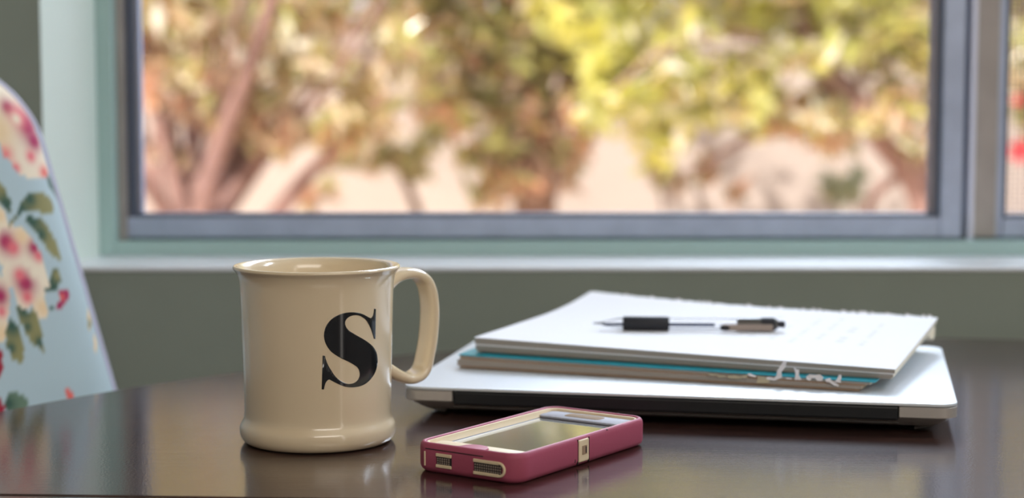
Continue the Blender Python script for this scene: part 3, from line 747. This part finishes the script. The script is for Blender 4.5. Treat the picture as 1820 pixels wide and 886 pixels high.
for dx, dz in ((0, 0), (-.155, -.09), (-.285, .03), (-.13, .30 - .55), (-.30, -.24), (0, -.30)):
    for poly, base, spots in ops:
        P = [(p[0] + dx, p[1] + dz) for p in poly]
        k = inside(P, V)
        if dx or dz: pass
        if not k.any(): continue
        c = np.tile(np.array(base), (k.sum(), 1)); Q = V[k]
        for (sx, sz), r, sc_ in spots:
            d2 = ((Q[:, 0] - sx - dx) ** 2 + (Q[:, 1] - sz - dz) ** 2) / (r * .56) ** 2
            wgt = np.clip(np.exp(-d2 * .9) * 1.15, 0, 1)[:, None]; c = c * (1 - wgt) + np.array(sc_) * wgt
        col[k] = c
ca = me.color_attributes.new('Col', 'FLOAT_COLOR', 'POINT')
ca.data.foreach_set('color', np.c_[col, np.ones(len(col))].ravel())
bo = bpy.data.objects.new('backrest', me); C.objects.link(bo); bo.parent = ch; bo['label'] = 'floral front of the backrest'
# plain back and sides
m = MB(); zz = [zb_ + (zt_ - rc - zb_) * k / 12 for k in range(12)] + [zt_ - rc + rc * math.sin(PI / 2 * k / 16) for k in range(17)]; nb = 24
for fr in (False,):
    base_i = len(m.v)
    vs2 = [((-1 + 2 * i / nb) * halfw(z), yl(-1 + 2 * i / nb, z, False), z) for z in zz for i in range(nb + 1)]
    m.add(vs2, [(j * (nb + 1) + i, (j + 1) * (nb + 1) + i, (j + 1) * (nb + 1) + i + 1, j * (nb + 1) + i + 1) for j in range(len(zz) - 1) for i in range(nb)])
m.build('backrest_rear', M['fabric'], ch, smooth=60)
m = MB(); oi = [(halfw(z), z) for z in zz]; oi = oi + [(-x, z) for x, z in oi[::-1]]
vs2 = [(x, yl(1 if True else 0, z, True) + 0, z) for x, z in oi] + [(x, yl(1, z, False), z) for x, z in oi]; n = len(oi)
m.add(vs2, [(i, i + 1, i + 1 + n, i + n) for i in range(n - 1)]); m.build('side_band', M['piping'], ch, smooth=60)
m = MB(); m.tube([(x * 1.004, yl(1, z, True) - .001, z) for x, z in oi], .0032, 8); m.build('piping', M['piping'], ch, smooth=60)
m = MB(); m.prism(rrect(-.235, .235, -.46, .0, .03, 6), [(.36, .01), (.37, .0), (.45, 0), (.47, .008), (.478, .03)]); m.build('seat', M['fabric'], ch, smooth=50)
m = MB(); m.prism(rrect(-.225, .225, -.45, .0, .02, 4), [(.31, 0), (.36, 0)]); m.build('seat_frame', M['fabric'], ch, smooth=50)
for x, y in ((-.2, -.42), (.2, -.42), (-.2, -.03), (.2, -.03)):
    m = MB(); m.tube([(x, y, .31), (x, y + (.03 if y > -.1 else 0), 0)], [.024, .016], 4); m.build('leg', M['wood_edge'], ch)

# ------------------------------------------------------------------ the garden beyond the window
GZ = -1.0
M['sand'] = mat('pale_gravel', srgb(214, 190, 168), 0.95, noise=0.12, nscale=3)
M['stucco'] = mat('pinkish_stucco', srgb(188, 175, 164), 0.95, noise=0.07, nscale=1.2, bump=0.3, bscale=20)
M['bark'] = mat('pale_pinkish_bark', srgb(150, 118, 108), 0.9, noise=0.2, nscale=9)
M['bark2'] = mat('brown_bark', srgb(140, 112, 96), 0.9, noise=0.25, nscale=9)
def leafm(name, c, tr=.5, rough=.26):
    m = mat(name, c, rough, spec=.9, noise=.15, nscale=3); nt = m.node_tree; n = nt.nodes; l = nt.links; b = n['Principled BSDF']
    t = n.new('ShaderNodeBsdfTranslucent'); t.inputs[0].default_value = c; mx = n.new('ShaderNodeMixShader'); mx.inputs[0].default_value = tr
    l.new(b.outputs[0], mx.inputs[1]); l.new(t.outputs[0], mx.inputs[2]); l.new(mx.outputs[0], n['Material Output'].inputs['Surface'])
    return m
L = {'yel': leafm('yellow_green_leaf', srgb(246, 243, 146)), 'lime': leafm('lime_leaf', srgb(226, 230, 150)), 'olive': leafm('olive_leaf', srgb(194, 190, 128)),
     'dark': leafm('dark_olive_leaf', srgb(168, 164, 118)), 'rust': leafm('rust_leaf', srgb(228, 180, 146)), 'tan': leafm('dry_tan_leaf', srgb(238, 218, 180)),
     'brown': leafm('brown_leaf', srgb(200, 170, 146)), 'pale': leafm('pale_glint_leaf', srgb(250, 246, 226), .2, .2), 'grey': leafm('grey_green_leaf', srgb(168, 178, 150)),  # near-white leaves stand in for sun glints: the highlight is in their colour
     'red': leafm('red_blossom', srgb(236, 70, 72), .2)}
m = MB(); m.box(-14, 14, 1.62, 30, GZ - .3, GZ); tag(m.build('garden_ground', M['sand']), 'pale gravel garden ground', kind='structure')
m = MB(); m.box(-9, 9, 9.5, 9.7, GZ, .46); m.box(-9, 9, 9.47, 9.73, .46, .52)
tag(m.build('garden_wall', M['stucco']), 'pale pinkish stucco wall behind the garden trees', 'wall')
def P(px, py, Y): p = at(px, py, Y=Y); return p
def leaves(name, blobs, keys, par, org, size=(.045, .095)):
    """blobs: (px, py, Y, half width px, half height px, count, weights)"""
    vs = []; fs = []; mi = []
    for (px, py, Y, rx, ry, n, wts) in blobs:
        n = int(n * .62)
        c = P(px, py, Y); k = Y / F
        cum = np.cumsum(wts) / sum(wts)
        # leaves gather in sprays
        ns = max(3, n // 14); spr = rng.normal(size=(ns, 3)) * .5
        for q in range(n):
            s = spr[rng.integers(ns)]; j = s + rng.normal(size=3) * .16
            p = np.array([c.x + j[0] * rx * k, c.y + j[1] * max(.25, rx * k * .8), c.z + j[2] * ry * k])
            if p[2] < GZ + .02: continue
            a = rng.normal(size=3); a /= np.linalg.norm(a); b = np.cross(a, rng.normal(size=3)); b /= np.linalg.norm(b); nn = np.cross(a, b)
            ln = rng.uniform(*size); wd = ln * .32; i0 = len(vs)
            for v in (p - a * ln, p + b * wd + nn * wd * .3, p + a * ln, p - b * wd + nn * wd * .3): vs.append(tuple(v - np.array(org)))
            fs += [(i0, i0 + 1, i0 + 2), (i0, i0 + 2, i0 + 3)]
            kk = int(np.searchsorted(cum, rng.random())); kk = min(kk, len(keys) - 1); mi += [kk, kk]
    me = bpy.data.meshes.new(name); me.from_pydata(vs, [], fs)
    for k in keys: me.materials.append(L[k])
    me.polygons.foreach_set('material_index', mi); me.update()
    o = bpy.data.objects.new(name, me); C.objects.link(o)
    if par: o.parent = par
    o['kind'] = 'stuff'; return o
def limb(name, pts, r0, r1, mt, par, org):
    Q = catmull([Vector(p) for p in pts], 5); n = len(Q)
    m = MB(); m.tube([q - Vector(org) for q in Q], [r0 + (r1 - r0) * i / (n - 1) for i in range(n)], 8)
    return m.build(name, mt, par, smooth=60)

# tree with pale fanned stems, left
def stems(root, org, Y, specs, mt):
    for j, (pts, r0, r1) in enumerate(specs):
        r0, r1 = r0 * .62, r1 * .62
        yy = [Y + .12 * math.sin(j * 2.3) * i for i in range(len(pts))]
        limb('branch', [P(x, y, yi) for (x, y), yi in zip(pts, yy)], r0, r1, mt, root, org)
Y1 = 6.4; b1 = P(345, 560, Y1); b1.z = GZ
t1 = empty('garden_tree', b1, 0, 'multi-stemmed tree with pale pinkish branches fanning out, left of the window', 'tree')
limb('trunk', [b1, P(345, 560, Y1), P(340, 420, Y1)], .14, .10, M['bark'], t1, b1)
stems(t1, b1, Y1, [([(340, 430), (300, 280), (262, 120), (235, -60)], .06, .03), ([(340, 430), (345, 280), (330, 130), (300, -60)], .07, .03),
                   ([(350, 430), (385, 280), (440, 130), (505, -60)], .075, .035), ([(350, 430), (420, 330), (480, 230), (540, 60), (600, -60)], .05, .025),
                   ([(430, 480), (500, 380), (585, 265), (640, 140), (690, -40)], .04, .018), ([(330, 430), (262, 330), (200, 250), (120, 160)], .05, .025),
                   ([(345, 350), (400, 180), (395, 40), (380, -60)], .04, .02), ([(280, 460), (250, 390), (225, 340)], .03, .02),
                   ([(400, 480), (520, 330), (600, 250)], .03, .012), ([(360, 420), (310, 200), (420, 60), (470, -80)], .03, .02)], M['bark'])
random.seed(3)
kk = ['tan', 'rust', 'olive', 'brown', 'pale', 'dark', 'lime']
leaves('foliage', [(300, 30, Y1, 110, 90, 420, (6, 2, 3, 2, 5, 0, 2)), (440, 110, Y1, 120, 110, 440, (5, 2, 4, 2, 4, 1, 2)), (560, 60, Y1, 130, 100, 460, (4, 1, 5, 2, 3, 1, 2)),
                   (430, 220, Y1, 130, 70, 260, (5, 4, 2, 3, 1, 1, 1)), (620, 190, Y1, 90, 90, 260, (5, 3, 4, 2, 3, 1, 1)), (300, 180, Y1, 60, 90, 160, (4, 3, 1, 3, 2, 1, 0)),
                   (400, -60, Y1, 260, 90, 500, (4, 1, 4, 2, 3, 1, 2)), (420, -440, Y1, 280, 200, 2200, (3, 1, 4, 2, 4, 1, 4))], kk, t1, b1)
for j in range(12):                      # finer branches of the fan
    x0 = 345 + (j - 6) * 9; tip = (215 + j * 42 + random.uniform(-20, 20), random.uniform(-60, 90))
    limb('branch', [P(x0, 400, Y1), P((x0 * 2 + tip[0]) / 3 + random.uniform(-12, 12), 270, Y1 + .2), P((x0 + tip[0] * 2) / 3 + random.uniform(-18, 18), 150, Y1 + .25 * math.sin(j)), P(tip[0], tip[1], Y1 + .3 * math.sin(j))], .022, .009, M['bark'], t1, b1)
# middle shrub, brown with orange touches
Y2 = 7.2; b2 = P(940, 620, Y2); b2.z = GZ
t2 = empty('garden_tree', b2, 0, 'tall olive and brown tree standing near the middle of the window', 'tree')
limb('trunk', [b2, P(945, 480, Y2), P(955, 250, Y2), P(940, 60, Y2), P(930, -120, Y2)], .11, .05, M['bark2'], t2, b2)
stems(t2, b2, Y2, [([(955, 330), (900, 230), (840, 120), (780, -60)], .05, .025), ([(950, 260), (1010, 140), (1060, 20), (1090, -80)], .04, .02), ([(950, 420), (985, 300), (1000, 190)], .04, .02)], M['bark2'])
leaves('foliage', [(955, 250, Y2, 75, 130, 650, (3, 4, 3, 6, 0, 4, 0)), (900, 110, Y2, 130, 110, 900, (2, 2, 7, 3, 1, 5, 2)), (820, 190, Y2, 80, 80, 320, (5, 2, 4, 2, 3, 1, 4)),
                   (800, 40, Y2, 150, 90, 800, (1, 1, 7, 2, 1, 5, 3)), (880, 290, Y2, 80, 50, 240, (2, 1, 6, 3, 0, 3, 1)), (970, 60, Y2, 90, 90, 520, (1, 1, 6, 3, 0, 6, 1)),
                   (900, -100, Y2, 260, 90, 1100, (1, 1, 6, 2, 1, 4, 4)), (900, -430, Y2, 240, 110, 4600, (0, 1, 5, 4, 0, 8, 1)), (920, -640, Y2, 240, 110, 3000, (1, 1, 6, 1, 1, 2, 6))], kk, t2, b2)
# hanging bush
Y3 = 7.8; b3 = P(700, 560, Y3); b3.z = GZ
t3 = empty('garden_bush', b3, 0, 'small olive bush between the fanned stems and the middle tree', 'bush')
limb('stem', [b3, P(745, 430, Y3), P(728, 340, Y3), P(690, 270, Y3)], .03, .015, M['bark2'], t3, b3)
leaves('foliage', [(705, 270, Y3, 65, 42, 300, (2, 1, 6, 2, 0, 4, 1)), (760, 240, Y3, 50, 30, 120, (3, 1, 4, 2, 1, 2, 2))], kk, t3, b3)
# right tree: bright yellow-green crown
Y4 = 6.8; b4 = P(1680, 620, Y4); b4.z = GZ
t4 = empty('garden_tree', b4, 0, 'tree with sunlit yellow-green crown hanging over the right of the window', 'tree')
limb('trunk', [b4, P(1660, 460, Y4), P(1640, 330, Y4), P(1560, 230, Y4), P(1450, 100, Y4), P(1380, -80, Y4)], .10, .04, M['bark'], t4, b4)
stems(t4, b4, Y4, [([(1560, 230), (1430, 220), (1320, 250), (1230, 310)], .04, .018), ([(1620, 300), (1560, 340), (1540, 380), (1530, 460)], .035, .03), ([(1450, 100), (1300, 60), (1180, 90), (1090, 160)], .035, .015),
                   ([(1500, 160), (1600, 80), (1650, -60)], .035, .02), ([(1690, 440), (1640, 380), (1600, 420)], .03, .02)], M['bark'])
ky = ['yel', 'lime', 'olive', 'tan', 'pale', 'dark', 'rust']
leaves('foliage', [(1090, 60, Y4, 110, 80, 700, (8, 5, 2, 1, 3, 0, 0)), (1100, 170, Y4, 80, 70, 420, (8, 5, 2, 1, 2, 0, 0)), (1230, 130, Y4, 120, 100, 560, (6, 6, 3, 2, 4, 0, 0)),
                   (1190, 220, Y4, 60, 45, 260, (5, 6, 3, 1, 2, 0, 0)), (1330, 140, Y4, 80, 60, 260, (6, 4, 3, 3, 3, 0, 0)), (1020, 10, Y4, 80, 60, 360, (8, 5, 2, 1, 2, 1, 0)),
                   (1480, 40, Y4, 160, 80, 700, (4, 7, 4, 2, 3, 1, 0)), (1590, 60, Y4, 110, 90, 500, (4, 7, 4, 2, 2, 1, 0)), (1450, 210, Y4, 150, 50, 480, (1, 2, 5, 5, 2, 4, 4)),
                   (1600, 190, Y4, 90, 60, 280, (1, 2, 4, 5, 2, 3, 4)), (1250, -90, Y4, 340, 80, 1500, (7, 6, 3, 1, 3, 0, 0)), (1330, -260, Y4, 380, 130, 1500, (7, 6, 4, 1, 2, 0, 0)), (1230, -620, Y4, 260, 100, 5600, (16, 4, 1, 0, 1, 0, 0)), (1310, -425, Y4, 330, 60, 4800, (0, 1, 7, 0, 0, 8, 2))], ky, t4, b4)
# small grey-green plants against the wall
for i, (x, y, w_, h_) in enumerate(((1485, 335, 26, 46), (1525, 325, 20, 50), (1180, 290, 40, 60), (1250, 330, 50, 50), (560, 340, 30, 50))):
    Yp = 8.6; b = P(x, 600, Yp); b.z = GZ
    pl = empty('garden_plant', b, 0, ['spiky grey-green plant, left of the pair by the garden wall', 'spiky grey-green plant, right of the pair by the garden wall', 'thin brownish shrub below the yellow crown',
                                     'low dry shrub right of the thin brownish one', 'sparse shrub behind the fanned stems'][i], 'plant')
    limb('stem', [b, P(x + 16, 460, Yp), P(x + 4, 400, Yp), P(x - 12, y, Yp)], .012, .006, M['bark2'], pl, b)
    leaves('foliage', [(x, y, Yp, w_, h_, 90 if i < 2 else 70, (0, 0, 1, 0, 0, 0, 6) if i < 2 else (1, 2, 2, 3, 0, 1, 0))], ['tan', 'rust', 'olive', 'brown', 'pale', 'dark', 'grey'], pl, b)
# red flowering bush beyond the screen
Y5 = 5.0; b5 = P(1850, 620, Y5); b5.z = GZ
t5 = empty('flowering_bush', b5, 0, 'bush with red blossoms seen through the screened right sash', 'bush')
limb('stem', [b5, P(1850, 460, Y5), P(1840, 250, Y5), P(1830, 120, Y5)], .03, .012, M['bark2'], t5, b5)
leaves('foliage', [(1835, 60, Y5, 50, 60, 160, (1, 1, 4, 3, 3, 2, 1)), (1880, 180, Y5, 60, 120, 200, (1, 1, 4, 3, 1, 2, 1))], ky, t5, b5)
for k, (x, y, r) in enumerate(((1812, 268, .034), (1808, 178, .016), (1850, 150, .03), (1870, 300, .03))):
    c = P(x, y, Y5 - .1) - b5; m = MB()
    for q in range(7):
        a = 2 * PI * q / 7; d = Vector((math.cos(a), -.35, math.sin(a))); s_ = Vector((-math.sin(a), 0, math.cos(a)))
        m.add([c, c + d * r * .7 + s_ * r * .35, c + d * r * 1.2, c + d * r * .7 - s_ * r * .35], [(0, 1, 2, 3)])
    m.build('blossom', L['red'], t5)
# row of trees beyond the garden wall
kb = ['olive', 'dark', 'brown', 'tan', 'lime', 'grey', 'rust']
far = [(260, 'dry brown tree beyond the garden wall, farthest left', (2, 2, 5, 4, 1, 1, 2)), (520, 'olive tree beyond the garden wall behind the fanned stems', (4, 3, 4, 3, 1, 1, 1)),
       (790, 'green tree beyond the garden wall, left of the middle tree', (5, 3, 2, 2, 3, 3, 0)), (1060, 'dark olive tree beyond the garden wall behind the middle tree', (5, 5, 2, 1, 2, 2, 0)),
       (1330, 'light green tree beyond the garden wall under the yellow crown', (4, 2, 1, 2, 6, 2, 0)), (1600, 'russet and green tree beyond the garden wall at the right', (3, 3, 4, 3, 2, 1, 3)),
       (1880, 'olive tree beyond the garden wall behind the right sash', (4, 3, 3, 2, 2, 2, 1))]
for i, (x, lab, wts) in enumerate(far):
    Yf = 11.2 + .4 * (i % 2); b = P(x, 500, Yf); b.z = GZ
    tr = empty('background_tree', b, 0, lab, 'tree', 'trees beyond the garden wall')
    limb('trunk', [b, P(x + 45, 300, Yf), P(x - 28, 120, Yf), P(x, -150, Yf)], .08, .04, M['bark2'], tr, b)
    leaves('foliage', [(x, 30, Yf, 150, 80, 700, wts), (x, -90, Yf, 150, 90, 900, wts), (x, -260, Yf, 150, 110, 900, wts), (x, -480, Yf, 170, 150, 1500, (5, 6, 3, 1, 2, 1, 0))], kb, tr, b, size=(.05, .10))
